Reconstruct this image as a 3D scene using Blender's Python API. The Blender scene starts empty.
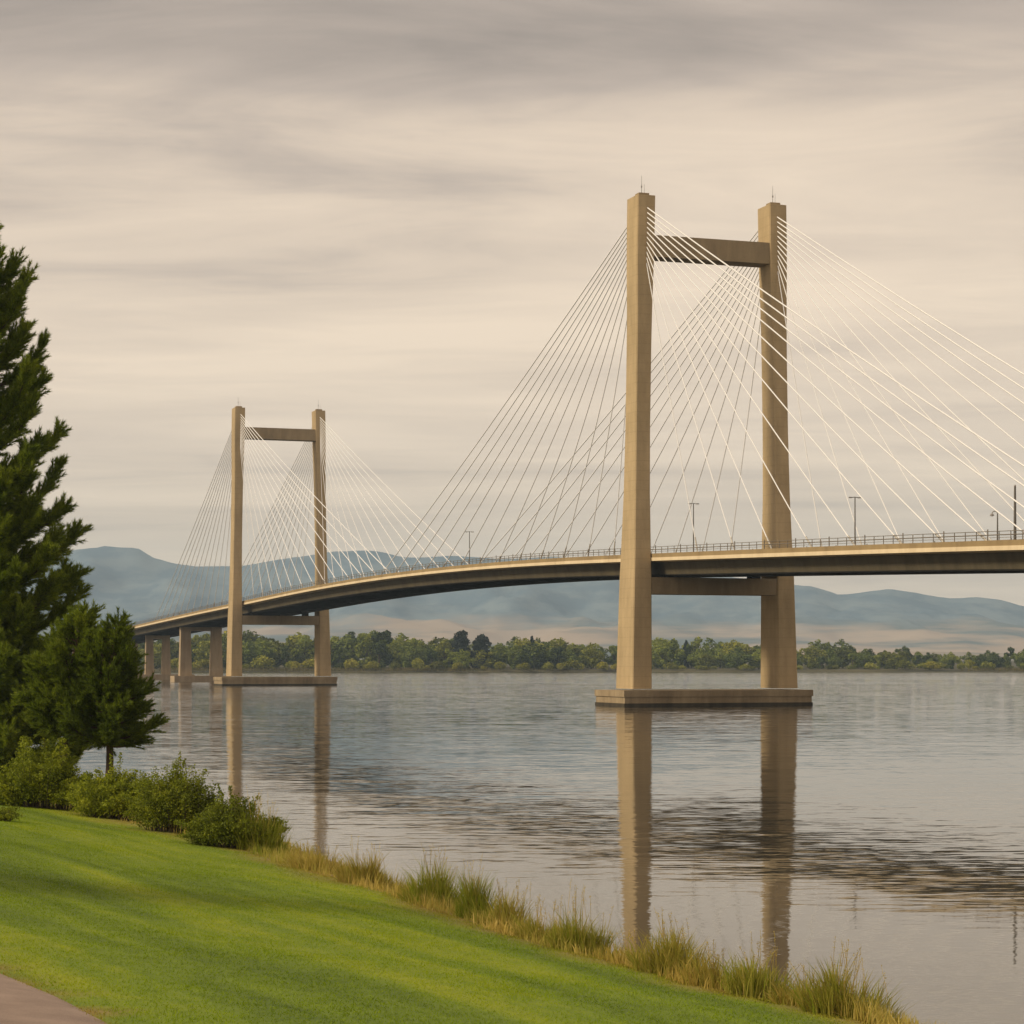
import bpy, math, random
import numpy as np
from mathutils import Vector

R = math.radians
sc = bpy.context.scene
C = sc.collection
rng = np.random.default_rng(7)
random.seed(7)

# ------------------------------------------------------------------ camera
F_PX, HORIZON, EYE = 2203.5, 661.2, 6.88
cd = bpy.data.cameras.new('camera')
cam = bpy.data.objects.new('camera', cd)
C.objects.link(cam)
cam.location = (0, 0, EYE)
cam.rotation_euler = (R(90), 0, 0)
cd.sensor_width = 36
cd.lens = F_PX * 36 / 1024
cd.shift_y = (HORIZON - 512) / 1024
cd.clip_start = 0.5
cd.clip_end = 60000
sc.camera = cam

# ------------------------------------------------------------------ light
SUN_EL, SUN_AZ = 34, 256          # azimuth clockwise from +Y, where the sun stands
sd = bpy.data.lights.new('sun', 'SUN')
sd.energy = 3.0
sd.angle = R(9)
sd.color = (1.0, 0.85, 0.62)
sun = bpy.data.objects.new('sun', sd)
C.objects.link(sun)
_d = Vector((math.sin(R(SUN_AZ)) * math.cos(R(SUN_EL)), math.cos(R(SUN_AZ)) * math.cos(R(SUN_EL)), math.sin(R(SUN_EL))))
sun.rotation_euler = _d.to_track_quat('Z', 'Y').to_euler()
sun.location = (-60, -60, 120)

sc.view_settings.view_transform = 'Standard'
sc.view_settings.look = 'None'
sc.view_settings.exposure = 0.0
sc.view_settings.gamma = 1.0
sc.cycles.volume_bounces = 0
sc.cycles.max_bounces = 6


class NT:
    """small helper for building node trees"""
    def __init__(self, tree):
        self.t = tree
        tree.nodes.clear()

    def n(self, kind, **kw):
        nd = self.t.nodes.new(kind)
        for k, v in kw.items():
            if k == 'ins':
                for a, b in v.items():
                    if hasattr(b, 'is_output'):
                        self.t.links.new(b, nd.inputs[a])
                    else:
                        nd.inputs[a].default_value = b
            else:
                setattr(nd, k, v)
        return nd

    def link(self, a, b):
        self.t.links.new(a, b)

    def math(self, op, a, b=0.0, clamp=False):
        return self.n('ShaderNodeMath', operation=op, use_clamp=clamp, ins={0: a, 1: b}).outputs[0]

    def ramp(self, fac, stops, interp='LINEAR'):
        nd = self.n('ShaderNodeValToRGB', ins={0: fac})
        cr = nd.color_ramp
        cr.interpolation = interp
        while len(cr.elements) < len(stops):
            cr.elements.new(0.5)
        for e, (p, c) in zip(cr.elements, stops):
            e.position = p
            e.color = (c[0], c[1], c[2], 1) if len(c) == 3 else c
        return nd.outputs[0]

    def mix(self, fac, a, b, blend='MIX'):
        nd = self.n('ShaderNodeMix', data_type='RGBA', blend_type=blend)
        for i, v in ((0, fac), (6, a), (7, b)):
            if hasattr(v, 'is_output'):
                self.t.links.new(v, nd.inputs[i])
            else:
                nd.inputs[i].default_value = v if i == 0 else ((v[0], v[1], v[2], 1))
        return nd.outputs[2]

    def noise(self, vec, scale, detail=4, rough=0.55, dist=0.0):
        return self.n('ShaderNodeTexNoise', ins={'Vector': vec, 'Scale': scale, 'Detail': detail,
                                                 'Roughness': rough, 'Distortion': dist}).outputs[0]

    def mapping(self, vec, loc=(0, 0, 0), rot=(0, 0, 0), scale=(1, 1, 1)):
        return self.n('ShaderNodeMapping', ins={'Vector': vec, 'Location': loc, 'Rotation': rot, 'Scale': scale}).outputs[0]


# ------------------------------------------------------------------ world: Nishita air under a streaky cloud layer
w = bpy.data.worlds.new('World')
sc.world = w
w.use_nodes = True
t = NT(w.node_tree)
SKY_S = 0.1
sky = t.n('ShaderNodeTexSky', sky_type='NISHITA', sun_disc=False)
sky.sun_elevation = R(SUN_EL)
sky.sun_rotation = R(SUN_AZ)
sky.air_density = 1.5
sky.dust_density = 3.0
gen = t.n('ShaderNodeTexCoord').outputs['Generated']
sep = t.n('ShaderNodeSeparateXYZ', ins={0: gen})
zc = t.math('MAXIMUM', sep.outputs[2], 0.0)
zz = t.math('ADD', zc, 0.10)
px = t.math('DIVIDE', sep.outputs[0], zz)
py = t.math('DIVIDE', sep.outputs[1], zz)
pv = t.n('ShaderNodeCombineXYZ', ins={0: px, 1: py, 2: 0.0}).outputs[0]      # a point on the cloud layer
m1 = t.mapping(pv, (3.1, 0.6, 0), (0, 0, R(-7)), (0.40, 0.95, 1))
n1 = t.noise(m1, 1.0, 7, 0.52, 0.9)
m2 = t.mapping(pv, (0.4, 7.3, 0), (0, 0, R(3)), (1.3, 3.4, 1))
n2 = t.noise(m2, 1.0, 6, 0.6, 0.8)
streak = t.math('ADD', t.math('MULTIPLY', n1, 0.66), t.math('MULTIPLY', n2, 0.34))
# the deck of cloud thickens overhead: elevation enters as a slow trend, the noise breaks it up
trend = t.n('ShaderNodeMapRange', interpolation_type='SMOOTHSTEP', ins={0: zc, 1: 0.17, 2: 0.32, 3: 0.0, 4: 0.22}).outputs[0]
val = t.math('SUBTRACT', streak, trend)
cloud = t.ramp(val, [(0.20, (0.38, 0.315, 0.27)), (0.33, (0.58, 0.475, 0.395)), (0.45, (0.84, 0.68, 0.53)), (0.62, (1.05, 0.85, 0.645))])
low = t.n('ShaderNodeMapRange', ins={0: zc, 1: 0.0, 2: 0.10, 3: 0.55, 4: 0.0}).outputs[0]
cloud = t.mix(low, cloud, (1.14, 0.89, 0.60))
up = t.n('ShaderNodeMapRange', ins={0: zc, 1: 0.3, 2: 0.9, 3: 1.0, 4: 1.55}).outputs[0]
scaled = t.n('ShaderNodeVectorMath', operation='SCALE', ins={0: cloud})
t.link(t.math('MULTIPLY', up, 1.0 / SKY_S), scaled.inputs['Scale'])
out = t.mix(0.96, sky.outputs[0], scaled.outputs[0])
bg = t.n('ShaderNodeBackground', ins={'Color': out, 'Strength': SKY_S})
wo = t.n('ShaderNodeOutputWorld')
t.link(bg.outputs[0], wo.inputs[0])


# ------------------------------------------------------------------ materials
def material(name):
    m = bpy.data.materials.new(name)
    m.use_nodes = True
    return m, NT(m.node_tree)


def finish(t, shader, disp=None):
    o = t.n('ShaderNodeOutputMaterial')
    t.link(shader, o.inputs['Surface'])


def concrete(name, base, dark, scale=1.0, lines=0.0):
    m, t = material(name)
    pos = t.n('ShaderNodeNewGeometry').outputs['Position']
    a = t.noise(t.mapping(pos, scale=(0.25 * scale, 0.25 * scale, 0.10 * scale)), 1.0, 6, 0.6)
    b = t.noise(t.mapping(pos, scale=(1.0 * scale, 1.0 * scale, 0.16 * scale)), 1.0, 4, 0.6)      # run-off streaks
    c = t.noise(pos, 9.0 * scale, 3, 0.6)
    f = t.math('ADD', t.math('MULTIPLY', a, 0.48), t.math('ADD', t.math('MULTIPLY', b, 0.27), t.math('MULTIPLY', c, 0.25)))
    col = t.ramp(f, [(0.30, tuple(x * .72 for x in dark)), (0.42, dark), (0.60, base)])
    height = t.math('MULTIPLY', c, 0.4)
    if lines:
        z = t.n('ShaderNodeSeparateXYZ', ins={0: pos}).outputs[2]
        fr = t.math('FRACT', t.math('DIVIDE', z, lines))
        joint = t.math('LESS_THAN', fr, 0.07)
        lift = t.math('FRACT', t.math('MULTIPLY', t.math('SINE', t.math('MULTIPLY', t.math('FLOOR', t.math('DIVIDE', z, lines)), 12.99)), 43.7))
        col = t.mix(t.math('MULTIPLY', lift, 0.10), col, dark)
        col = t.mix(t.math('MULTIPLY', joint, 0.16), col, (dark[0] * .5, dark[1] * .5, dark[2] * .5))
        height = t.math('SUBTRACT', height, t.math('MULTIPLY', joint, 0.6))
    bump = t.n('ShaderNodeBump', ins={'Strength': 0.35, 'Distance': 0.05, 'Height': height})
    p = t.n('ShaderNodeBsdfPrincipled', ins={'Base Color': col, 'Roughness': 0.88, 'Normal': bump.outputs[0]})
    p.inputs['Specular IOR Level'].default_value = 0.2
    finish(t, p.outputs[0])
    return m


def paint(name, col, rough=0.5, metal=0.0, var=0.12):
    m, t = material(name)
    pos = t.n('ShaderNodeNewGeometry').outputs['Position']
    n = t.noise(pos, 1.3, 4)
    c = t.ramp(n, [(0.3, tuple(x * (1 - var) for x in col)), (0.7, col)])
    p = t.n('ShaderNodeBsdfPrincipled', ins={'Base Color': c, 'Roughness': rough, 'Metallic': metal})
    finish(t, p.outputs[0])
    return m


def foliage(name, dark, mid, light, scale=0.6, trans=0.3, attr=None, vary=0.14):
    m, t = material(name)
    g = t.n('ShaderNodeNewGeometry')
    oi = t.n('ShaderNodeObjectInfo')
    n = t.noise(t.n('ShaderNodeTexCoord').outputs['Object'], scale, 4, 0.6)
    isl = g.outputs['Random Per Island']
    f = t.math('ADD', t.math('MULTIPLY', n, 0.76 - vary), t.math('ADD', t.math('MULTIPLY', isl, 0.24), t.math('MULTIPLY', oi.outputs['Random'], vary)))
    col = t.ramp(f, [(0.30, dark), (0.50, mid), (0.72, light)])
    if attr:
        at = t.n('ShaderNodeAttribute', attribute_name=attr[0]).outputs['Fac']
        col = t.mix(at, col, attr[1])
    d = t.n('ShaderNodeBsdfPrincipled', ins={'Base Color': col, 'Roughness': 0.65})
    d.inputs['Specular IOR Level'].default_value = 0.25
    tr = t.n('ShaderNodeBsdfTranslucent', ins={'Color': col})
    mx = t.n('ShaderNodeMixShader', ins={0: trans, 1: d.outputs[0], 2: tr.outputs[0]})
    finish(t, mx.outputs[0])
    return m


def bark(name, dark, light):
    m, t = material(name)
    pos = t.n('ShaderNodeTexCoord').outputs['Object']
    n = t.noise(t.mapping(pos, scale=(9, 9, 2.0)), 1.0, 5, 0.65)
    col = t.ramp(n, [(0.35, dark), (0.65, light)])
    bump = t.n('ShaderNodeBump', ins={'Strength': 0.7, 'Distance': 0.05, 'Height': n})
    p = t.n('ShaderNodeBsdfPrincipled', ins={'Base Color': col, 'Roughness': 0.9, 'Normal': bump.outputs[0]})
    finish(t, p.outputs[0])
    return m


M = {}
M['leg'] = concrete('tower concrete', (0.52, 0.395, 0.225), (0.39, 0.295, 0.165), 1.0, 1.5)
M['beam'] = concrete('crossbeam concrete', (0.37, 0.285, 0.17), (0.26, 0.20, 0.12), 1.0)
M['foot'] = concrete('footing concrete', (0.40, 0.31, 0.19), (0.25, 0.19, 0.115), 1.0)
M['wet'] = concrete('waterline stained concrete', (0.085, 0.07, 0.045), (0.045, 0.038, 0.027), 1.0)
M['pier'] = concrete('pier concrete', (0.46, 0.36, 0.235), (0.34, 0.26, 0.17), 1.0)
M['parapet'] = concrete('parapet concrete', (0.36, 0.265, 0.135), (0.27, 0.195, 0.10), 1.0)
M['slab'] = concrete('slab edge concrete', (0.78, 0.65, 0.44), (0.66, 0.53, 0.34), 1.0)
M['girder'] = concrete('girder concrete', (0.115, 0.095, 0.058), (0.075, 0.062, 0.039), 1.0)  # base colour darkened to carry the shade under the slab overhang
M['under'] = concrete('deck underside concrete', (0.045, 0.042, 0.038), (0.025, 0.024, 0.022), 1.0)  # near-black: the shade beneath the deck is put into this colour
M['asphalt_deck'] = concrete('deck asphalt', (0.06, 0.058, 0.055), (0.045, 0.044, 0.042), 1.0)
M['cable'] = paint('white cable sheath', (0.87, 0.865, 0.85), 0.45, 0.0, 0.06)
M['cable_dark'] = paint('cable collar', (0.55, 0.52, 0.46), 0.5)
M['rail'] = paint('weathered steel rail', (0.20, 0.17, 0.13), 0.6)
M['lamp'] = paint('lamp post steel', (0.12, 0.105, 0.085), 0.5)
M['lamp_head'] = paint('lamp head enamel', (0.30, 0.28, 0.25), 0.4)
M['lens'] = paint('lamp lens', (0.75, 0.73, 0.68), 0.2)
M['bark'] = bark('pine bark', (0.035, 0.022, 0.014), (0.10, 0.06, 0.035))
M['bark_far'] = bark('far bark', (0.05, 0.04, 0.03), (0.12, 0.09, 0.06))
M['needle'] = foliage('pine needles', (0.055, 0.085, 0.008), (0.155, 0.215, 0.016), (0.34, 0.39, 0.03), 0.7, 0.4)
M['bush'] = foliage('bush leaves', (0.10, 0.135, 0.007), (0.245, 0.29, 0.013), (0.46, 0.47, 0.025), 1.2, 0.4)
M['bush2'] = foliage('dark bush leaves', (0.08, 0.105, 0.006), (0.19, 0.23, 0.012), (0.38, 0.39, 0.02), 1.2, 0.4)
M['twig'] = paint('twig', (0.10, 0.075, 0.04), 0.8)
M['far_leaf'] = [
    foliage('far leaves mid green', (0.035, 0.056, 0.010), (0.155, 0.20, 0.022), (0.31, 0.335, 0.04), 0.9, 0.3, None, 0.34),
    foliage('far leaves olive', (0.052, 0.064, 0.009), (0.215, 0.235, 0.024), (0.39, 0.38, 0.045), 0.9, 0.3, None, 0.34),
    foliage('far leaves deep green', (0.026, 0.044, 0.011), (0.095, 0.135, 0.022), (0.20, 0.24, 0.036), 0.9, 0.3, None, 0.34),
    foliage('far leaves yellow green', (0.085, 0.092, 0.008), (0.26, 0.26, 0.02), (0.45, 0.40, 0.035), 0.9, 0.3, None, 0.34),
]
M['conifer'] = foliage('far conifer', (0.007, 0.013, 0.008), (0.014, 0.024, 0.014), (0.03, 0.045, 0.02), 0.2, 0.1)
M['reed'] = foliage('dry bank grass', (0.32, 0.23, 0.05), (0.52, 0.40, 0.09), (0.70, 0.55, 0.18), 0.6, 0.45, ('green', (0.24, 0.29, 0.02)))
M['far_reed'] = foliage('far reeds', (0.07, 0.07, 0.02), (0.13, 0.115, 0.035), (0.24, 0.19, 0.075), 0.05, 0.2)


def lawn_colour(t):
    pos = t.n('ShaderNodeNewGeometry').outputs['Position']
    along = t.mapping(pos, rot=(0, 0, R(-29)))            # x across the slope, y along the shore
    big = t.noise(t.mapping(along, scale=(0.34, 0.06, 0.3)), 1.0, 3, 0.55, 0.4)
    mow_shade = t.noise(t.mapping(along, scale=(0.95, 0.05, 0.3)), 1.0, 2, 0.5, 0.2)  # mowing stripes and soft shade bands, both put into the grass colour
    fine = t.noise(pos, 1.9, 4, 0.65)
    f = t.math('ADD', t.math('MULTIPLY', big, 0.50), t.math('ADD', t.math('MULTIPLY', mow_shade, 0.28), t.math('MULTIPLY', fine, 0.22)))
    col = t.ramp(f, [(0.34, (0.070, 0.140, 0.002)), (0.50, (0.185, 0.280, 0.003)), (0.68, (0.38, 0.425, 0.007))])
    dry = t.n('ShaderNodeAttribute', attribute_name='dry').outputs['Fac']
    return t.mix(dry, col, (0.36, 0.235, 0.075)), fine


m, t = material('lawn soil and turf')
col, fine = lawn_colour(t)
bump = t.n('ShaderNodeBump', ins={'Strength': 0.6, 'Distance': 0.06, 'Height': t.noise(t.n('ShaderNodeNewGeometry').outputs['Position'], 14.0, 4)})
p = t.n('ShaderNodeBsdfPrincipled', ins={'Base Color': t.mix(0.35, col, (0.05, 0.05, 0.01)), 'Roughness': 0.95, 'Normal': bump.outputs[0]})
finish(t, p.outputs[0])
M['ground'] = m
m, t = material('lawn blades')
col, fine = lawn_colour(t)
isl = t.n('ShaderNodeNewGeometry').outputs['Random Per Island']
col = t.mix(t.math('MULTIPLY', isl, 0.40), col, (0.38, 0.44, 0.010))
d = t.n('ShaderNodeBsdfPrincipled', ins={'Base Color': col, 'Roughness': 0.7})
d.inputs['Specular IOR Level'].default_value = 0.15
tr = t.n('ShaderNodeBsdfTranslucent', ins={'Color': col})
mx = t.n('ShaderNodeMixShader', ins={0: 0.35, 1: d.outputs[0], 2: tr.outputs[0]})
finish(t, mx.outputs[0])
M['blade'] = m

m, t = material('path asphalt')
pos = t.n('ShaderNodeNewGeometry').outputs['Position']
a = t.noise(pos, 55.0, 3, 0.7)
b = t.noise(pos, 0.9, 4, 0.6)
col = t.ramp(t.math('ADD', t.math('MULTIPLY', a, 0.5), t.math('MULTIPLY', b, 0.5)), [(0.36, (0.17, 0.12, 0.09)), (0.64, (0.33, 0.245, 0.19))])
bump = t.n('ShaderNodeBump', ins={'Strength': 0.5, 'Distance': 0.01, 'Height': a})
p = t.n('ShaderNodeBsdfPrincipled', ins={'Base Color': col, 'Roughness': 0.9, 'Normal': bump.outputs[0]})
finish(t, p.outputs[0])
M['path'] = m

# water: Fresnel mirror over a murky body; ripples as a height field in metres, calm and ruffled patches
m, t = material('river water')
pos = t.n('ShaderNodeNewGeometry').outputs['Position']


def slope(scale, rot, ax, ay, detail=2.0):
    nz = t.n('ShaderNodeTexNoise', ins={'Vector': t.mapping(pos, rot=(0, 0, R(rot)), scale=scale), 'Scale': 1.0, 'Detail': detail, 'Roughness': 0.5, 'Distortion': 0.3})
    v = t.n('ShaderNodeVectorMath', operation='SUBTRACT', ins={0: nz.outputs['Color'], 1: (0.5, 0.5, 0.5)}).outputs[0]
    return t.n('ShaderNodeVectorMath', operation='MULTIPLY', ins={0: v, 1: (ax, ay, 0)}).outputs[0]


def vadd(a, b):
    return t.n('ShaderNodeVectorMath', operation='ADD', ins={0: a, 1: b}).outputs[0]


sl = vadd(vadd(slope((0.10, 0.45, 1), 3, .006, .020), slope((0.42, 2.2, 1), -3, .034, .048)), slope((1.2, 4.8, 1), 5, .055, .040))
patch = t.noise(t.mapping(pos, rot=(0, 0, R(-4)), scale=(0.0045, 0.018, 1)), 1.0, 3, 0.5, 0.4)
pb = t.noise(t.mapping(pos, rot=(0, 0, R(2)), scale=(0.0013, 0.0060, 1)), 1.0, 3, 0.5, 0.4)
pa = t.n('ShaderNodeMapRange', ins={0: t.math('ADD', t.math('MULTIPLY', patch, .5), t.math('MULTIPLY', pb, .5)), 1: 0.40, 2: 0.60, 3: 0.60, 4: 1.35}).outputs[0]
yy = t.n('ShaderNodeSeparateXYZ', ins={0: pos}).outputs[1]
calm = t.n('ShaderNodeMapRange', interpolation_type='SMOOTHSTEP', ins={0: yy, 1: 50.0, 2: 85.0, 3: 0.38, 4: 1.0}).outputs[0]   # lee of the bank
open_ = t.n('ShaderNodeMapRange', ins={0: yy, 1: 150.0, 2: 520.0, 3: 1.0, 4: 6.5}).outputs[0]   # more wind out on the open river
amp = t.math('MULTIPLY', t.math('MULTIPLY', pa, open_), calm)
sc_ = t.n('ShaderNodeVectorMath', operation='SCALE', ins={0: sl})
t.link(amp, sc_.inputs['Scale'])
# normals far out are tilted to the near bank to mirror higher, lighter sky
lean = t.n('ShaderNodeMapRange', ins={0: yy, 1: 240.0, 2: 760.0, 3: 0.0, 4: -0.016}).outputs[0]
nrm = t.n('ShaderNodeVectorMath', operation='NORMALIZE', ins={0: vadd(sc_.outputs[0], t.n('ShaderNodeCombineXYZ', ins={1: lean, 2: 1.0}).outputs[0])}).outputs[0]
p = t.n('ShaderNodeBsdfPrincipled', ins={'Base Color': (0.040, 0.036, 0.026, 1), 'Roughness': 0.03, 'IOR': 1.36, 'Normal': nrm})
finish(t, p.outputs[0])
M['water'] = m

m, t = material('hill ground')
pos = t.n('ShaderNodeNewGeometry').outputs['Position']
z = t.n('ShaderNodeSeparateXYZ', ins={0: pos}).outputs[2]
n1 = t.noise(t.mapping(pos, scale=(0.0011, 0.0011, 0.004)), 1.0, 5, 0.6)
n2 = t.noise(t.mapping(pos, scale=(0.005, 0.0022, 0.012)), 1.0, 7, 0.68)
zn = t.math('ADD', z, t.math('ADD', t.math('MULTIPLY', t.math('SUBTRACT', n1, 0.5), 260.0), t.math('MULTIPLY', t.math('SUBTRACT', n2, 0.5), 90.0)))
hazy_forest = t.mix(t.ramp(n2, [(.42, (0, 0, 0)), (.58, (1, 1, 1))]), (0.095, 0.145, 0.195), (0.18, 0.23, 0.26))  # blue of the distance haze is partly put into the tree colour
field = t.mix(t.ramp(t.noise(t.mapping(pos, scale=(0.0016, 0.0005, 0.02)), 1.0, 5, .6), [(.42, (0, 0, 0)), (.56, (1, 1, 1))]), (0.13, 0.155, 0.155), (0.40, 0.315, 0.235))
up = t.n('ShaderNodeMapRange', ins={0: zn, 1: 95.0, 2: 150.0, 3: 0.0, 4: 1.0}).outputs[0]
col = t.mix(up, field, hazy_forest)
p = t.n('ShaderNodeBsdfPrincipled', ins={'Base Color': col, 'Roughness': 1.0})
p.inputs['Specular IOR Level'].default_value = 0.0
finish(t, p.outputs[0])
M['hill'] = m

m, t = material('far bank ground')
pos = t.n('ShaderNodeNewGeometry').outputs['Position']
n = t.noise(t.mapping(pos, scale=(0.02, 0.05, 1)), 1.0, 4)
col = t.ramp(n, [(0.35, (0.03, 0.03, 0.012)), (0.65, (0.085, 0.075, 0.03))])
p = t.n('ShaderNodeBsdfPrincipled', ins={'Base Color': col, 'Roughness': 1.0})
finish(t, p.outputs[0])
M['bank'] = m


# ------------------------------------------------------------------ mesh helpers
class Acc:
    """collects vertices and faces (with a material slot) for ONE mesh"""
    def __init__(self):
        self.v, self.f, self.n, self.att = [], [], 0, []

    def add(self, V, F, mat=0, att=None):
        V = np.asarray(V, float).reshape(-1, 3)
        F = np.asarray(F, int)
        self.v.append(V)
        self.f.append((F + self.n, mat))
        self.att.append(np.full(len(V), 0.0) if att is None else np.broadcast_to(np.asarray(att, float), (len(V),)))
        self.n += len(V)

    def box(self, c, s, mat=0, ax=None):
        c = np.asarray(c, float)
        ax = np.eye(3) if ax is None else np.asarray(ax, float)
        k = np.array([[x, y, z] for x in (-.5, .5) for y in (-.5, .5) for z in (-.5, .5)]) * np.asarray(s, float)
        self.add(c + k @ ax, [[0, 1, 3, 2], [4, 6, 7, 5], [0, 4, 5, 1], [2, 3, 7, 6], [0, 2, 6, 4], [1, 5, 7, 3]], mat)

    def tube(self, pts, rad, sides=6, mat=0, cap=True):
        pts = np.asarray(pts, float)
        n = len(pts)
        rad = np.broadcast_to(np.asarray(rad, float), (n,))
        d = np.gradient(pts, axis=0)
        d /= np.linalg.norm(d, axis=1)[:, None] + 1e-12
        ref = np.array([0, 0, 1.0]) if abs(d[0][2]) < 0.9 else np.array([1.0, 0, 0])
        a = np.cross(d, ref)
        a /= np.linalg.norm(a, axis=1)[:, None] + 1e-12
        b = np.cross(d, a)
        an = np.arange(sides) * 2 * math.pi / sides
        V = pts[:, None] + rad[:, None, None] * (np.cos(an)[None, :, None] * a[:, None] + np.sin(an)[None, :, None] * b[:, None])
        i, j = np.meshgrid(np.arange(n - 1), np.arange(sides), indexing='ij')
        j2 = (j + 1) % sides
        Fq = np.stack([i * sides + j, i * sides + j2, (i + 1) * sides + j2, (i + 1) * sides + j], -1).reshape(-1, 4)
        self.add(V, Fq, mat)
        if cap:
            m0 = self.n
            self.add(np.concatenate([V[0], V[-1]]), [list(range(sides))[::-1]], mat)
            self.f.append((np.array([list(range(sides, 2 * sides))]) + m0, mat))

    def mesh(self, name, mats, smooth=False, attname=None):
        me = bpy.data.meshes.new(name)
        V = np.concatenate(self.v)
        me.vertices.add(len(V))
        me.vertices.foreach_set('co', V.astype(np.float32).ravel())
        li, ls, lt, mi = [], [], [], []
        o = 0
        for Fa, mt in self.f:
            k = Fa.shape[1]
            li.append(Fa.ravel())
            ls.append(o + np.arange(len(Fa)) * k)
            lt.append(np.full(len(Fa), k))
            mi.append(np.full(len(Fa), mt))
            o += Fa.size
        li, ls, lt, mi = (np.concatenate(x).astype(np.int32) for x in (li, ls, lt, mi))
        me.loops.add(len(li))
        me.loops.foreach_set('vertex_index', li)
        me.polygons.add(len(ls))
        me.polygons.foreach_set('loop_start', ls)
        me.polygons.foreach_set('loop_total', lt)
        for mt in mats:
            me.materials.append(mt)
        me.polygons.foreach_set('material_index', mi)
        me.polygons.foreach_set('use_smooth', np.full(len(ls), smooth))
        if attname:
            at = me.attributes.new(attname, 'FLOAT', 'POINT')
            at.data.foreach_set('value', np.concatenate(self.att).astype(np.float32))
        me.update(calc_edges=True)
        me.validate()
        return me


def obj(name, me, parent=None, loc=None):
    o = bpy.data.objects.new(name, me)
    C.objects.link(o)
    if parent is not None:
        o.parent = parent
    if loc is not None:
        o.location = loc
    return o


def tag(o, label=None, cat=None, group=None, kind=None):
    if label:
        o['label'] = label
    if cat:
        o['category'] = cat
    if group:
        o['group'] = group
    if kind:
        o['kind'] = kind
    return o


def empty(name, loc=(0, 0, 0), rz=0.0):
    o = bpy.data.objects.new(name, None)
    C.objects.link(o)
    o.location = loc
    o.rotation_euler = (0, 0, rz)
    o.empty_display_size = 0.5
    return o


def copy_tree(o, parent=None):
    c = o.copy()
    C.objects.link(c)
    if parent is not None:
        c.parent = parent
    for ch in list(o.children):
        copy_tree(ch, c)
    return c


def vnoise(x, y, seed=0):
    """cheap smooth 2-D value noise, vectorised, in -1..1"""
    x, y = np.asarray(x, float), np.asarray(y, float)
    xi, yi = np.floor(x).astype(np.int64), np.floor(y).astype(np.int64)
    fx, fy = x - xi, y - yi
    fx, fy = fx * fx * (3 - 2 * fx), fy * fy * (3 - 2 * fy)

    def h(a, b):
        n = (a * 374761393 + b * 668265263 + seed * 1442695041) & 0x7fffffff
        n = ((n ^ (n >> 13)) * 1274126177) & 0x7fffffff
        return ((n ^ (n >> 16)) & 0xffff) / 32767.5 - 1
    return (h(xi, yi) * (1 - fx) + h(xi + 1, yi) * fx) * (1 - fy) + (h(xi, yi + 1) * (1 - fx) + h(xi + 1, yi + 1) * fx) * fy


def fbm(x, y, seed=0, oct=4):
    s, a = 0, 1.0
    for k in range(oct):
        s = s + a * vnoise(x * 2 ** k, y * 2 ** k, seed + k * 17)
        a *= 0.5
    return s


# ------------------------------------------------------------------ near bank: terrain, lawn, path
EY = np.array([-60, -30, 0, 20, 38.1, 39.9, 42.7, 46.6, 51.1, 58.7, 66.9, 78.2, 90, 101.9, 125, 160, 220.])
EX = np.array([40, 30, 19.5, 12.3, 6.4, 5.3, 3.7, 1.8, -.3, -3.0, -6.4, -11.1, -16.8, -23.5, -38, -66, -120.])


def edge_x(Y):
    return np.interp(Y, EY, EX) + 0.25 * vnoise(np.asarray(Y, float) * 0.35, 0 * np.asarray(Y, float) + .5, 3)


def inland(X, Y):                      # metres inland of the lawn edge
    return (edge_x(Y) - X) * 0.91


def margin(Y):                         # width of the weedy bank between lawn and water
    return np.interp(Y, [0, 48, 62, 80, 96, 130], [1.6, 1.7, 2.4, 4.0, 8.0, 11.0])


def land_z(X, Y):
    s = inland(X, Y)
    m = margin(Y)
    lawn = 0.6 + 0.10 * np.minimum(s, 26) + 0.05 * fbm(X * .12, Y * .12, 5, 3) * np.clip(s / 4, 0, 1)
    bank = 0.6 * (1 + s / m) + 0.05 * vnoise(X * 1.3, Y * 1.3, 9)
    bed = np.maximum(0.35 * (s + m), -1.6)
    return np.where(s > 0, lawn, np.where(s > -m, bank, bed))


xs = np.arange(-110, 48.1, 0.8)
ys = np.arange(-60, 200.1, 0.8)
GX, GY = np.meshgrid(xs, ys, indexing='ij')
GZ = land_z(GX, GY)
PATH0, PATH1 = 13.7, 16.6


def path_shift(Y):
    return 0.18 * (np.clip(Y, 10, 60) - 32.7)



def dryness(X, Y):
    s = inland(X, Y)
    d = np.clip(1 - s / ((1.1 + 0.6 * vnoise(X * .5, Y * .5, 21)) * np.interp(Y, [65, 85], [1.0, 1.7])), 0, 1)
    e = np.clip(1 - np.abs(s - PATH0 - path_shift(Y)) / (0.35 + 0.2 * vnoise(X * .9, Y * .9, 22)), 0, 1)
    return np.clip(np.maximum(d, e) * (0.75 + 0.35 * vnoise(X * 1.7, Y * 1.7, 4)), 0, 1)


a = Acc()
nx, ny = GX.shape
I, J = np.meshgrid(np.arange(nx - 1), np.arange(ny - 1), indexing='ij')
a.add(np.stack([GX, GY, GZ], -1).reshape(-1, 3), np.stack([I * ny + J, (I + 1) * ny + J, (I + 1) * ny + J + 1, I * ny + J + 1], -1).reshape(-1, 4),
      0, dryness(GX, GY).ravel())
tag(obj('ground', a.mesh('ground', [M['ground']], True, 'dry')), 'sloping ground of the near river bank under the lawn', 'ground', kind='structure')

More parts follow.
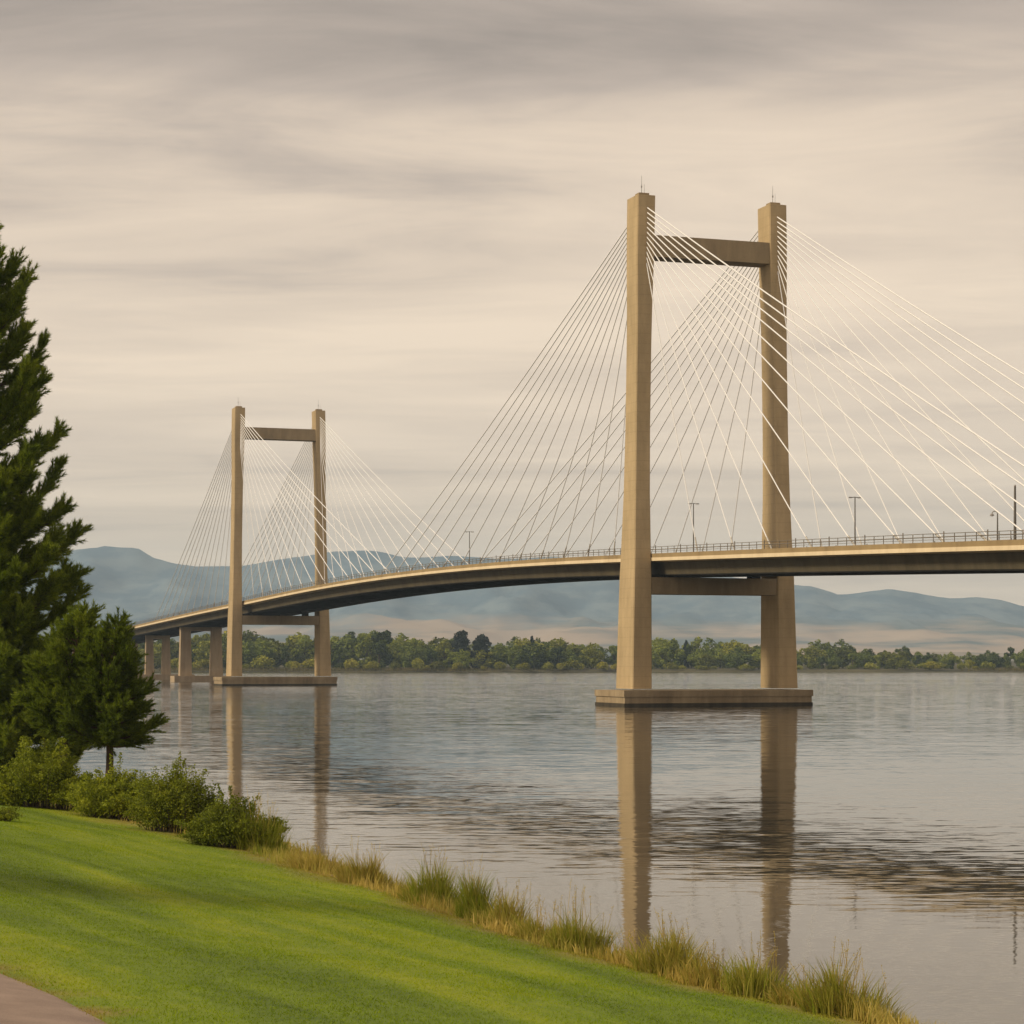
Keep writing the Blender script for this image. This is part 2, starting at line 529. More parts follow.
a = Acc()
py_ = np.arange(-50, 110, 0.5)
cols = []
for k, s in enumerate(np.linspace(PATH0, PATH1, 7)):
    wob = (0.06 * vnoise(py_ * .8, py_ * 0 + k, 31) if k in (0, 6) else 0)
    X = edge_x(py_) - (s + path_shift(py_) + wob) / 0.91
    cols.append(np.stack([X, py_, land_z(X, py_) + 0.035 + (0.02 if 0 < k < 6 else -0.03)], -1))
P = np.stack(cols, 1)
n0, n1_ = P.shape[:2]
I, J = np.meshgrid(np.arange(n0 - 1), np.arange(n1_ - 1), indexing='ij')
a.add(P.reshape(-1, 3), np.stack([I * n1_ + J, I * n1_ + J + 1, (I + 1) * n1_ + J + 1, (I + 1) * n1_ + J], -1).reshape(-1, 4)[:, ::-1])
tag(obj('path', a.mesh('path', [M['path']], True)), 'paved asphalt footpath at the lower left edge of the lawn', 'path', kind='structure')


def blades(acc, base, height, width, lean, seg=2, mat=0, att=None):
    """curved tapering blades; base (n,3), height (n,), width, lean horizontal (n,2)"""
    n = len(base)
    ang = rng.uniform(0, math.pi, n)
    wv = np.stack([np.cos(ang), np.sin(ang), 0 * ang], -1) * (np.asarray(width) * np.ones(n))[:, None] * 0.5
    rows = []
    for k in range(seg):
        f = k / seg
        c = base + np.concatenate([lean * (f ** 1.8), (height * (f * (1 - 0.15 * f)))[:, None]], 1)
        rows += [c - wv * (1 - 0.6 * f), c + wv * (1 - 0.6 * f)]
    rows.append(base + np.concatenate([lean, (height * 0.85)[:, None]], 1))
    V = np.stack(rows, 1)
    k = 2 * seg + 1
    o = np.arange(n)[:, None] * k
    at = None if att is None else np.repeat(att, k)
    n_before = acc.n
    acc.add(V.reshape(-1, 3), o + np.array([[2 * seg - 2, 2 * seg - 1, 2 * seg]]), mat, at)
    for s in range(seg - 1):
        acc.f.append((o + n_before + np.array([[2 * s, 2 * s + 1, 2 * s + 3, 2 * s + 2]]), mat))


# lawn turf: real blades over the whole lawn in front of the camera
NB = 720000
Y = rng.uniform(27, 106, NB * 2)
X = rng.uniform(-0.29 * 106, 11, NB * 2)
s = inland(X, Y)
keep = (s > -0.15) & (X > -0.262 * Y - 1.0) & (np.abs(s - path_shift(Y) - (PATH0 + PATH1) / 2) > (PATH1 - PATH0) / 2 - 0.1) & (X < 0.262 * Y)
keep &= rng.uniform(0, 1, NB * 2) < np.clip(60 / Y, 0.45, 1)
X, Y = X[keep][:NB], Y[keep][:NB]
print('blades', len(X))
a = Acc()
hh = rng.uniform(0.03, 0.055, len(X)) * (1 + 0.2 * fbm(X * .8, Y * .8, 6, 2))
blades(a, np.stack([X, Y, land_z(X, Y) - 0.01], -1), hh, rng.uniform(0.014, 0.026, len(X)), rng.normal(0, 0.03, (len(X), 2)), 1, 0, dryness(X, Y))
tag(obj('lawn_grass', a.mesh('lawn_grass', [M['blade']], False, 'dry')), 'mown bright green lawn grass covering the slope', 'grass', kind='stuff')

# rough dry grass along the bank between lawn and water
a = Acc()
n = 52000
Y = rng.uniform(26, 130, n)
Y = 26 + (Y - 26) * rng.uniform(0.2, 1, n)
f = rng.beta(1.3, 1.3, n)
sB = 0.25 - f * (margin(Y) + 0.1)
X = edge_x(Y) - sB / 0.91
den = 0.5 + 0.5 * fbm(X * .7, Y * .7, 8, 2)
keep = rng.uniform(0, 1, n) < 0.05 + 0.85 * np.clip(den, 0, 1) ** 1.6
X, Y, den, sB = X[keep], Y[keep], den[keep], sB[keep]
hh = rng.uniform(0.08, 0.42, len(X)) * (0.5 + np.clip(den, 0, 1.2)) * np.clip(1.15 - sB * 0.0, 0, 2)
gr = np.clip(0.28 + 0.55 * fbm(X * .35, Y * .35, 77, 2) + rng.normal(0, .15, len(X)), 0, 1)
blades(a, np.stack([X, Y, land_z(X, Y) - 0.02], -1), hh, rng.uniform(0.018, 0.036, len(X)), rng.normal(0, 0.10, (len(X), 2)), 2, 0, gr)
tag(obj('bank_grass', a.mesh('bank_grass', [M['reed']], False, 'green')), 'low dry golden grass lining the edge between lawn and water', 'grass', kind='stuff')

# ------------------------------------------------------------------ water
a = Acc()
a.add([[-3500, -400, 0], [3500, -400, 0], [3500, 1420, 0], [-3500, 1420, 0]], [[0, 1, 2, 3]])
tag(obj('water', a.mesh('water', [M['water']])), 'calm grey river with fine ripples reflecting the bridge', 'water', kind='structure')

# ------------------------------------------------------------------ far bank and hills
FAR_Y = 1385.0


def far_shore(X):
    return FAR_Y + 10 * fbm(X * 0.004, X * 0 + 0.3, 12, 3)


xs = np.concatenate([np.arange(-3500, -900, 60), np.arange(-900, 900, 8), np.arange(900, 3501, 60)])
off = np.array([-30, 0, 3, 10, 40, 120, 400, 1100, 2000])
hz = np.array([-2, -0.1, 0.9, 1.6, 2.2, 3, 4, 6, 8.])
GX, GO = np.meshgrid(xs, off, indexing='ij')
GY = far_shore(GX) + GO
GZ = np.broadcast_to(hz, GX.shape) + 0.4 * fbm(GX * .03, GY * .03, 13, 3) * (GO > 1)
a = Acc()
nx, ny = GX.shape
I, J = np.meshgrid(np.arange(nx - 1), np.arange(ny - 1), indexing='ij')
quads = lambda I, J, ny: np.stack([I * ny + J, (I + 1) * ny + J, (I + 1) * ny + J + 1, I * ny + J + 1], -1).reshape(-1, 4)
a.add(np.stack([GX, GY, GZ], -1).reshape(-1, 3), quads(I, J, ny))
tag(obj('far_bank', a.mesh('far_bank', [M['bank']], True)), 'low flat far river bank below the tree line', 'ground', kind='structure')

# main range: crest heights read as (bearing pixel, crest pixel) turned into metres at its own distance
CREST = np.array([(-400, 590), (-150, 572), (0, 558), (60, 554), (85, 549), (104, 545.5), (125, 547), (138, 548), (152, 557), (172, 563), (195, 567), (235, 565),
                  (290, 559), (330, 553), (365, 551), (385, 554), (410, 559), (450, 556), (500, 559), (560, 558), (610, 563), (680, 572), (740, 580), (790, 587), (812, 586.5),
                  (838, 594.5), (865, 592), (888, 590), (908, 594), (930, 597.5), (950, 599), (975, 598), (1000, 601), (1024, 608), (1080, 618), (1200, 612), (1500, 630)], float)
RY = 8200.0
cx = (CREST[:, 0] - 512) / F_PX * RY
cz = EYE + (HORIZON - CREST[:, 1]) / F_PX * RY
xs = np.arange(-4300, 4301, 26.0)
ys = np.concatenate([np.linspace(3300, 7000, 80), np.linspace(7040, 9400, 80)])
GX, GY = np.meshgrid(xs, ys, indexing='ij')
crest = np.interp(GX * RY / np.maximum(GY, RY * 0.85), cx, cz)
rel = (GY - RY) / 1.0
front = np.clip((GY - 4600) / (RY - 4600), 0, 1)
prof = np.where(rel < 0, 0.22 * front + 0.78 * front ** 2.6, np.clip(1 - rel / 1500, 0, 1) ** 0.8)
spur = fbm(GX * 0.0016, GY * 0.0010, 41, 4)
GZ = crest * prof * (1 + 0.33 * (0.6 - 1.6 * np.abs(fbm(GX * 0.0022, GY * 0.0009, 61, 5))) * np.clip(-rel / 900, 0, 1) * (rel < 0)) + 3
GZ += 16 * np.clip(fbm(GX * 0.0009, GY * 0.002, 52, 3) + .5, 0, 2) * np.clip((GY - 3400) / 700, 0, 1) * np.clip((6800 - GY) / 1500, 0, 1)
GZ += np.where(np.abs(rel) < 250, 7.0 * fbm(GX * 0.006, GY * 0.006, 43, 4), 0)
a = Acc()
nx, ny = GX.shape
I, J = np.meshgrid(np.arange(nx - 1), np.arange(ny - 1), indexing='ij')
a.add(np.stack([GX, GY, GZ], -1).reshape(-1, 3), quads(I, J, ny))
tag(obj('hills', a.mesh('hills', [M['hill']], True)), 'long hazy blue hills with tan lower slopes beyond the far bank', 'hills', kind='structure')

# ------------------------------------------------------------------ the bridge
TH = 0.3293
UX = np.array([math.sin(TH), -math.cos(TH), 0])       # along the deck, towards the viewer
NX = np.array([math.cos(TH), math.sin(TH), 0])        # across the deck, away from the viewer
ZX = np.array([0, 0, 1.0])
BAX = np.stack([UX, NX, ZX])                          # rows: local axes
B0 = np.array([30.41, 343.2, 0.0])
SPAN = 299.0
ZF, HT = 2.65, 75.66
S_TOP, S_BASE = 22.2, 24.65
bridge = empty('cable_stayed_bridge', tuple(B0))
tag(bridge, 'long concrete cable-stayed bridge with two twin-legged towers and white cables crossing the river', 'bridge')


def bp(t_, o_, z_):                                    # bridge coordinates -> relative to the bridge's base
    return np.asarray(t_)[..., None] * UX + np.asarray(o_)[..., None] * NX + np.asarray(z_)[..., None] * ZX if np.ndim(t_) else t_ * UX + o_ * NX + z_ * ZX


DT = np.array([-1120, -900, -720, -600, -506, -451, -359, -298, -240, -186, -130, -76, -36, -8, 22, 55, 81, 109, 150, 200, 260, 340.])
DZ = np.array([8.5, 11.0, 14.2, 17.2, 19.5, 20.75, 22.75, 23.85, 25.1, 25.85, 26.0, 25.4, 24.55, 23.7, 22.75, 21.8, 20.95, 20.08, 18.4, 16.5, 14.1, 10.8])


def _spline(x, y, q):
    n = len(x)
    hh = np.diff(x)
    A = np.zeros((n, n))
    b = np.zeros(n)
    A[0, 0] = A[-1, -1] = 1
    for i in range(1, n - 1):
        A[i, i - 1], A[i, i], A[i, i + 1] = hh[i - 1], 2 * (hh[i - 1] + hh[i]), hh[i]
        b[i] = 3 * ((y[i + 1] - y[i]) / hh[i] - (y[i] - y[i - 1]) / hh[i - 1])
    c = np.linalg.solve(A, b)
    bb = (y[1:] - y[:-1]) / hh - hh * (2 * c[:-1] + c[1:]) / 3
    dd = (c[1:] - c[:-1]) / (3 * hh)
    i = np.clip(np.searchsorted(x, q) - 1, 0, n - 2)
    e = q - x[i]
    return y[i] + bb[i] * e + c[i] * e ** 2 + dd[i] * e ** 3


_tt = np.arange(-1120, 341, 2.0)
_raw = np.interp(_tt, DT, DZ)
for _ in range(3):                                     # the vertical curve of the road, eased
    k = np.hanning(41)
    k /= k.sum()
    _raw = np.convolve(np.pad(_raw, 20, 'reflect', reflect_type='odd'), k, 'valid')


def deck_z(t_):                                        # top of the kerb parapet
    return np.interp(t_, _tt, _raw)


tl = np.arange(-1100, 321, 4.0)


def sweep(acc, prof, ts, mat=0, closed=True):
    prof = np.asarray(prof, float)
    k = len(prof)
    z0 = deck_z(ts)
    V = np.stack([bp(ts, np.full_like(ts, o), z0 + z) for o, z in prof], 1)
    n = len(ts)
    I, J = np.meshgrid(np.arange(n - 1), np.arange(k if closed else k - 1), indexing='ij')
    J2 = (J + 1) % k
    acc.add(V.reshape(-1, 3), np.stack([I * k + J, I * k + J2, (I + 1) * k + J2, (I + 1) * k + J], -1).reshape(-1, 4), mat)


HW = 10.55
a = Acc()
# slab with asphalt roadway on top
sweep(a, [(-HW + .45, -0.45), (HW - .45, -0.45), (HW - .45, -1.0), (-HW + .45, -1.0)], tl, 0)
deck = obj('deck', a.mesh('deck', [M['asphalt_deck']]), bridge)
for sg in (-1, 1):
    a = Acc()
    sweep(a, [(sg * (HW - .35), 0.0), (sg * HW, 0.0), (sg * HW, -0.62), (sg * (HW - .45), -0.62)], tl, 0)
    obj('parapet', a.mesh('parapet', [M['parapet']]), deck)
    a = Acc()
    sweep(a, [(sg * (HW + .06), -0.62), (sg * (HW + .06), -1.12), (sg * (HW - 1.9), -1.28), (sg * (HW - 1.9), -1.0), (sg * (HW - .45), -1.0), (sg * (HW - .45), -0.62)], tl, 0)
    obj('slab_edge', a.mesh('slab_edge', [M['slab']]), deck)
    a = Acc()
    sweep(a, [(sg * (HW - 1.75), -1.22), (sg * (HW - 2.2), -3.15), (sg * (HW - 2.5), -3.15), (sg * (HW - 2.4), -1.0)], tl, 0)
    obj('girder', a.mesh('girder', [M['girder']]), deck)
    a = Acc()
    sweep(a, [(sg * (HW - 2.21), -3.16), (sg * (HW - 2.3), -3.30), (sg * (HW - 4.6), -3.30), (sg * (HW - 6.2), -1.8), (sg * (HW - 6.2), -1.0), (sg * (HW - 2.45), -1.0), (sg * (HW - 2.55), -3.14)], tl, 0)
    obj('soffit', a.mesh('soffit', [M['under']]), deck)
    # railing: posts and two rails
    a = Acc()
    rt = np.arange(-620, 321, 2.4)
    zt = deck_z(rt)
    o = sg * (HW - .18)
    for q, zz_ in zip(rt, zt):
        a.box(bp(q, o, zz_ + .5), (.075, .075, 1.0), 0, BAX)
    for q, zz_ in zip(rt[::4], zt[::4]):
        a.box(bp(q + .01, o, zz_ + .62), (.10, .10, 1.24), 0, BAX)
    r2 = np.arange(-620, 321, 8.0)
    for hr, rr in ((1.0, .04), (.6, .06), (.3, .025)):
        a.tube(bp(r2, np.full_like(r2, o), deck_z(r2) + hr), rr, 4, 0)
    obj('railing', a.mesh('railing', [M['rail']]), deck)
a = Acc()
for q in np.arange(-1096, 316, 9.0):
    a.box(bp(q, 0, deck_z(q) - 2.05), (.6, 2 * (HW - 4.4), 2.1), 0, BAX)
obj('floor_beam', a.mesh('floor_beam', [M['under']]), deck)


def leg_sections(spf, sg):
    """(z, centre offset, along thickness, across thickness)"""
    secs = []
    for z, al, ac in ((0, 6.9, 3.25), (9, 6.45, 3.1), (17, 6.1, 2.95), (21, 5.75, 2.75), (30, 4.9, 2.5), (40, 4.45, 2.42), (52, 4.35, 2.45),
                      (58, 4.35, 2.55), (65, 4.4, 2.85), (70, 4.45, 2.95), (HT, 4.5, 2.95)):
        sp = S_BASE + (S_TOP - S_BASE) * z / HT
        secs.append((ZF + z, sg * sp * spf / 2, al, ac))
    return secs


N_MAIN, N_SIDE = 13, 12
T_MAIN = [14.0 + 11.7 * k for k in range(N_MAIN)]
T_NEAR_SIDE = [19.5, 32.5, 44.5, 56.5, 68.5, 80.5, 90.5, 100, 109.5, 116, 122, 128]
T_SIDE = [19.8 + 11.7 * k for k in range(N_SIDE)]

for ti, (t0, spf) in enumerate(((0.0, 1.0), (-SPAN, 1.044))):
    where = 'near' if ti == 0 else 'far'
    for sg in (-1, 1):
        a = Acc()
        secs = leg_sections(spf, sg)
        ch = 0.16
        rows = []
        for z, o, al, ac in secs:
            h, v = al / 2, ac / 2
            rows.append([bp(t0 + x, o + y, z) for x, y in ((-h + ch, -v), (h - ch, -v), (h, -v + ch), (h, v - ch), (h - ch, v), (-h + ch, v), (-h, v - ch), (-h, -v + ch))])
        V = np.array(rows)
        n, k = V.shape[:2]
        I, J = np.meshgrid(np.arange(n - 1), np.arange(k), indexing='ij')
        J2 = (J + 1) % k
        a.add(V.reshape(-1, 3), np.stack([I * k + J, I * k + J2, (I + 1) * k + J2, (I + 1) * k + J], -1).reshape(-1, 4))
        a.f.append((np.array([list(range((n - 1) * k, n * k))]), 0))
        zt, ot = secs[-1][0], secs[-1][1]
        leg = obj('tower_leg', a.mesh('tower_leg', [M['leg']]), bridge)
        a = Acc()
        a.box(bp(t0 + .75, ot - .15, zt + .225), (1.6, 1.7, .45), 0, BAX)
        obj('leg_cap', a.mesh('leg_cap', [M['beam']]), leg)
        a = Acc()
        a.tube([bp(t0 + .9, ot - .3, zt + .6), bp(t0 + .9, ot - .3, zt + 3.2)], [.05, .025], 5)
        a.tube([bp(t0 + .3, ot + .4, zt + .6), bp(t0 + .3, ot + .4, zt + 2.1)], [.03, .02], 5)
        a.box(bp(t0 + .9, ot - .3, zt + 1.5), (.16, .16, .3), 0, BAX)
        obj('mast', a.mesh('mast', [M['lamp_head']]), leg)
    # cross-beams between the legs, just behind the legs' front faces
    for (z0, z1, sp_at, th) in ((69.0 + ti * .7, 72.3 + ti * .6, 22.3 * spf, 3.6), (17.2, 19.75, 24.1 * spf, 4.6)):
        al = np.interp((z0 + z1) / 2 - ZF, [0, 9, 17, 21, 30, 40, HT], [6.9, 6.45, 6.1, 5.75, 4.9, 4.45, 4.5])
        inner = sp_at / 2 - 1.38
        a = Acc()
        a.box(bp(t0 + al / 2 - .25 - th / 2, 0, (z0 + z1) / 2), (th, 2 * inner, z1 - z0), 0, BAX)
        obj('crossbeam', a.mesh('crossbeam', [M['beam']]), bridge)
    # bearing pads that carry the deck on the lower cross-beam
    for o in (-7.4, 7.4):
        zs = float(deck_z(t0)) - 3.15
        a = Acc()
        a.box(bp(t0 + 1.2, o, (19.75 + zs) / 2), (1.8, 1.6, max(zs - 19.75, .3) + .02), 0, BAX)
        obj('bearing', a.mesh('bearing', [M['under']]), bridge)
    # footing: slab with a stepped top and a stained waterline
    fl, fw = 12.4, 31.6 * (1 if ti == 0 else 1.05)
    a = Acc()
    fo = -.6 if ti == 0 else -1.0
    a.box(bp(t0, fo, ZF - .69), (fl, fw, ZF - 1.69), 0, BAX)
    a.box(bp(t0, fo, 1.1), (fl - .35, fw - .35, 1.2), 0, BAX)
    ft = obj('footing', a.mesh('footing', [M['foot']]), bridge)
    a = Acc()
    a.box(bp(t0, fo, -.6), (fl - .1, fw - .1, 2.2), 0, BAX)
    obj('waterline_band', a.mesh('waterline_band', [M['wet']]), ft)
    # stay cables: fan from the leg head to the deck edge
    for sg in (-1, 1):
        for side, ts in ((1, T_NEAR_SIDE if ti == 0 else T_MAIN), (-1, T_MAIN if ti == 0 else T_SIDE)):
            n = len(ts)
            for k, dt in enumerate(ts):
                f = k / (n - 1)
                za = ZF + 65.6 + 8.2 * f                     # the longest leaves highest
                oa = sg * (S_BASE + (S_TOP - S_BASE) * (za - ZF) / HT) * spf / 2 * 0.985
                top = bp(t0 + side * 2.0, oa, za)
                te = t0 + side * dt
                low = bp(te, sg * (HW - .42), float(deck_z(te)) - .3)
                a = Acc()
                L = np.linalg.norm(top - low)
                q = np.linspace(0, 1, 7)
                pts = low + (top - low) * q[:, None]
                pts[:, 2] -= 0.0055 * L * 4 * q * (1 - q)
                rr = .080 + .02 * f
                a.tube(pts, rr, 6, 0)
                d = (top - low) / L
                a.tube([low, low + d * 2.6], [rr * 1.5, rr * 1.5], 6, 1)
                obj('stay_cable', a.mesh('stay_cable', [M['cable'], M['cable_dark']], True), bridge)

# approach piers: twin-column bents on low footings
for (tc, half, colw, fhalf) in ((-416, 5.2, 3.3, 9.5), (-500, 3.1, 2.6, 13.0), (-590, 5.5, 3.0, 9.0), (-680, 5.5, 3.0, 9.0), (-770, 5.5, 3.0, 9.0), (126, 7.0, 3.0, 9.0), (215, 7.0, 3.0, 9.0)):
    zs = float(deck_z(tc))
    zb = 2.0
    for sg in (-1, 1):
        a = Acc()
        for z0, z1, w0, w1 in ((zb, zs - 5.0, 1.22, 1.0), (zs - 5.0, zs - 3.2, 1.0, 1.08)):
            h0, h1 = colw * w0 / 2, colw * w1 / 2
            V = [bp(tc + x * h * .8, sg * half + y * h, z) for z, h in ((z0, h0), (z1, h1)) for x, y in ((-1, -1), (1, -1), (1, 1), (-1, 1))]
            a.add(V, [[0, 1, 5, 4], [1, 2, 6, 5], [2, 3, 7, 6], [3, 0, 4, 7]])
        obj('pier_column', a.mesh('pier_column', [M['pier']]), bridge)
    a = Acc()
    a.box(bp(tc, 0, zs - 3.9), (2.1, 2 * half - colw * 1.0, 1.3), 0, BAX)
    obj('pier_cap', a.mesh('pier_cap', [M['pier']]), bridge)
    a = Acc()
    a.box(bp(tc, 0, 1.0), (8.0, 2 * fhalf, 2.0), 0, BAX)
    a.box(bp(tc, 0, -.5), (7.7, 2 * fhalf - .3, 1.5), 1, BAX)
    obj('pier_footing', a.mesh('pier_footing', [M['pier'], M['wet']]), bridge)


# ------------------------------------------------------------------ lamp posts on the deck
def world(p):
    return tuple(np.asarray(p) + B0)


def t_on(xp, off):
    A = (xp - 512) / F_PX
    b = B0 + NX * off
    return (A * b[1] - b[0]) / (UX[0] - A * UX[1])


def lamp(xp, off, height, kind, label):
    tq = t_on(xp, off)
    r = empty('street_lamp', world(bp(tq, off, float(deck_z(tq)) - .42)), math.atan2(UX[1], UX[0]))
    tag(r, label, 'street lamp', 'lamp posts along the bridge deck')
    a = Acc()
    rad = .15 if kind == 'stub' else .10
    a.tube([(0, 0, 0), (0, 0, height * .5), (0, 0, height)], [rad * 1.15, rad, rad * .75], 8)
    a.box((0, 0, .1), (.5, .5, .2))
    obj('pole', a.mesh('pole', [M['lamp']]), r)
    if kind == 'double':
        a = Acc()
        a.tube([(0, -.55, height - .03), (0, 0, height + .04), (0, .55, height - .03)], .055, 6)
        obj('arm', a.mesh('arm', [M['lamp']]), r)
        for sg in (-1, 1):
            a = Acc()
            a.box((0, sg * .72, height - .02), (.28, .5, .13))
            a.box((0, sg * .72, height - .10), (.2, .4, .05), 1)
            obj('lamp_head', a.mesh('lamp_head', [M['lamp_head'], M['lens']]), r)
    elif kind == 'hook':
        a = Acc()
        an = np.linspace(0, math.pi * .95, 9)
        a.tube([(-.25 + .25 * math.cos(q), -.25 + .25 * math.cos(q), height + .35 * math.sin(q)) for q in an], .07, 6)
        obj('arm', a.mesh('arm', [M['lamp_head']]), r)
        a = Acc()
        a.tube([(-.5, -.5, height + .05), (-.5, -.5, height - .06), (-.5, -.5, height - .22)], [.1, .24, .28], 10)
        a.tube([(-.5, -.5, height - .22), (-.5, -.5, height - .29)], [.22, .14], 10, 1)
        obj('lamp_head', a.mesh('lamp_head', [M['lamp_head'], M['lens']]), r)
    else:
        a = Acc()
        a.tube([(0, 0, height), (0, 0, height + .15)], [rad * .9, rad * .5], 8)
        obj('pole_cap', a.mesh('pole_cap', [M['lamp_head']]), r)


lamp(693.5, 8.8, 9.6, 'double', 'T-shaped double-arm lamp post on the deck between the legs of the near tower')
lamp(855, 8.8, 8.3, 'double', 'T-shaped double-arm lamp post on the deck just right of the near tower')
lamp(997.5, 8.8, 4.7, 'hook', 'short lamp post with a curled neck on the deck near the right edge')
lamp(1015, -8.8, 6.4, 'stub', 'thick bare pole without arms on the deck at the right edge')
lamp(469.5, 8.8, 10.0, 'double', 'small distant T-shaped lamp post on the deck midway between the towers')


# ------------------------------------------------------------------ far bank trees
def leaf_quads(acc, pts, nrm, size, mat=0, jitter=0.7):
    n = len(pts)
    d = nrm + rng.normal(0, jitter, (n, 3))
    d /= np.linalg.norm(d, axis=1)[:, None] + 1e-9
    r = rng.normal(0, 1, (n, 3))
    u = np.cross(d, r)
    u /= np.linalg.norm(u, axis=1)[:, None] + 1e-9
    v = np.cross(d, u)
    s = (np.asarray(size) * np.ones(n))[:, None]
    V = np.stack([pts - u * s, pts - v * s * .62, pts + u * s, pts + v * s * .62], 1)
    acc.add(V.reshape(-1, 3), np.arange(n)[:, None] * 4 + np.array([[0, 1, 2, 3]]), mat)


def crown_points(lobes, n):
    """points through the outer part of a set of ellipsoid lobes"""
    vol = np.array([l[3] * l[4] * l[5] for l in lobes]) ** (2 / 3)
    idx = rng.choice(len(lobes), n, p=vol / vol.sum())
    L = np.array(lobes)[idx]
    d = rng.normal(0, 1, (n, 3))
    d /= np.linalg.norm(d, axis=1)[:, None]
    r = rng.uniform(0.55, 1.05, n) ** 0.6
    return L[:, :3] + d * L[:, 3:6] * r[:, None], d


def far_tree_mesh(shape, mat, nleaf=1500):
    a = Acc()
    H = 1.0
    lobes = []
    if shape == 'round':
        lobes.append((0, 0, .50, .30, .30, .42))
        for _ in range(12):
            an, hh = rng.uniform(0, 2 * math.pi), rng.uniform(.12, .85)
            rr = .33 * math.sin(math.pi * min(max((hh - .08) / .95, 0), 1)) + .05
            lobes.append((rr * math.cos(an), rr * math.sin(an), hh, rng.uniform(.10, .17), rng.uniform(.10, .17), rng.uniform(.08, .14)))
        lobes.append((rng.uniform(-.06, .06), 0, .90, .10, .10, .10))
    elif shape == 'tall':
        for _ in range(13):
            an, hh = rng.uniform(0, 2 * math.pi), rng.uniform(.10, .92)
            rr = .17 * (1 - abs(hh - .5))
            lobes.append((rr * math.cos(an), rr * math.sin(an), hh, rng.uniform(.09, .14), rng.uniform(.09, .14), rng.uniform(.09, .13)))
    elif shape == 'bush':
        for _ in range(9):
            an, rr = rng.uniform(0, 2 * math.pi), rng.uniform(0, .6)
            lobes.append((rr * math.cos(an), rr * math.sin(an), .45 * (1.2 - rr) + .1, rng.uniform(.25, .4), rng.uniform(.25, .4), rng.uniform(.22, .38)))
    elif shape == 'oval':
        for k in range(14):
            an, hh = k * 2.4, .06 + .84 * k / 13
            rr = .17 * math.sin(math.pi * (hh * .70 + .25)) * rng.uniform(.6, 1)
            lobes.append((rr * math.cos(an), rr * math.sin(an), hh, rng.uniform(.11, .17), rng.uniform(.11, .17), rng.uniform(.09, .12)))
    else:                                                # cone
        for k in range(16):
            an, hh = rng.uniform(0, 2 * math.pi), .08 + .9 * k / 15
            rr = .17 * (1 - hh)
            lobes.append((rr * math.cos(an), rr * math.sin(an), hh, .02 + .13 * (1 - hh), .02 + .13 * (1 - hh), .07))
    pts, d = crown_points(lobes, nleaf)
    pts[:, 2] = np.maximum(pts[:, 2], 0.02)
    leaf_quads(a, pts, d, rng.uniform(.026, .055, nleaf) * (1.7 if shape == 'bush' else 1.0), 0)
    a.tube([(0, 0, -.03), (.01, 0, .3), (0, .01, .62)], [.028, .02, .008], 6, 1)
    for _ in range(5):
        an = rng.uniform(0, 6.28)
        h0 = rng.uniform(.25, .5)
        a.tube([(0, 0, h0), (.12 * math.cos(an), .12 * math.sin(an), h0 + .1), (.22 * math.cos(an), .22 * math.sin(an), h0 + .25)], [.012, .008, .003], 4, 1)
    return a.mesh('far_tree', [mat, M['bark_far']])


protos = {}
for shp in ('round', 'tall'):
    for mi_ in range(3):
        protos[(shp, mi_)] = [far_tree_mesh(shp, M['far_leaf'][mi_]) for _ in range(3)]
protos[('bush', 3)] = [far_tree_mesh('bush', M['far_leaf'][3], 700) for _ in range(3)]
protos[('bush', 1)] = [far_tree_mesh('bush', M['far_leaf'][1], 700) for _ in range(2)]
protos[('oval', 9)] = [far_tree_mesh('oval', M['conifer'], 1600) for _ in range(2)]
protos[('cone', 9)] = [far_tree_mesh('cone', M['conifer'], 1300)]


def zone(xp):
    for hi, nm in ((224, 'left of the far tower'), (330, 'between the far tower legs'), (450, 'just right of the far tower'),
                   (545, 'midway between the towers'), (632, 'just left of the near tower'), (775, 'between the near tower legs'),
                   (905, 'just right of the near tower'), (9999, 'near the right photo edge')):
        if xp < hi:
            return nm


KN = {('round', 0): 'rounded mid green tree', ('round', 1): 'rounded olive green tree', ('round', 2): 'rounded deep green tree',
      ('tall', 0): 'tall mid green tree', ('tall', 1): 'tall olive green tree', ('tall', 2): 'tall deep green tree',
      ('bush', 3): 'low yellow green bush', ('bush', 1): 'low olive bush'}


def far_tree(key, xp, depth, toppx, basepx=None, wide=1.0, label=None):
    Yd = FAR_Y + depth
    X = (xp - 512) / F_PX * Yd
    zb = 1.2 + depth * 0.012
    z1 = EYE + (HORIZON - toppx) / F_PX * Yd
    h = max(z1 - zb, 3.0)
    me = protos[key][int(rng.integers(len(protos[key])))]
    o = obj('far_bush' if key[0] == 'bush' else ('far_conifer' if key[1] == 9 else 'far_tree'), me, None, (X, Yd, zb - .2))
    wd = h * wide * rng.uniform(.9, 1.15)
    o.scale = (wd, wd * rng.uniform(.9, 1.1), h)
    o.rotation_euler = (0, 0, rng.uniform(0, 6.28))
    if label:
        tag(o, label, 'tree')
    else:
        zn = zone(xp)
        tag(o, f'{KN[key]} on far bank {zn}', 'bush' if key[0] == 'bush' else 'tree', f'{KN[key]}s on the far bank {zn}')


def top_line(xp):                      # skyline of the far trees in the photograph
    return np.interp(xp, [-60, 150, 200, 250, 280, 300, 320, 345, 370, 395, 420, 440, 500, 540, 600, 660, 690, 720, 760, 800, 840, 870, 900, 940, 980, 1024, 1090],
                     [636, 640, 638, 634, 640, 636, 640, 634, 631, 634, 640, 641, 641, 640, 642, 641, 643, 643, 646, 646, 645, 648, 651, 649, 653, 652, 654])


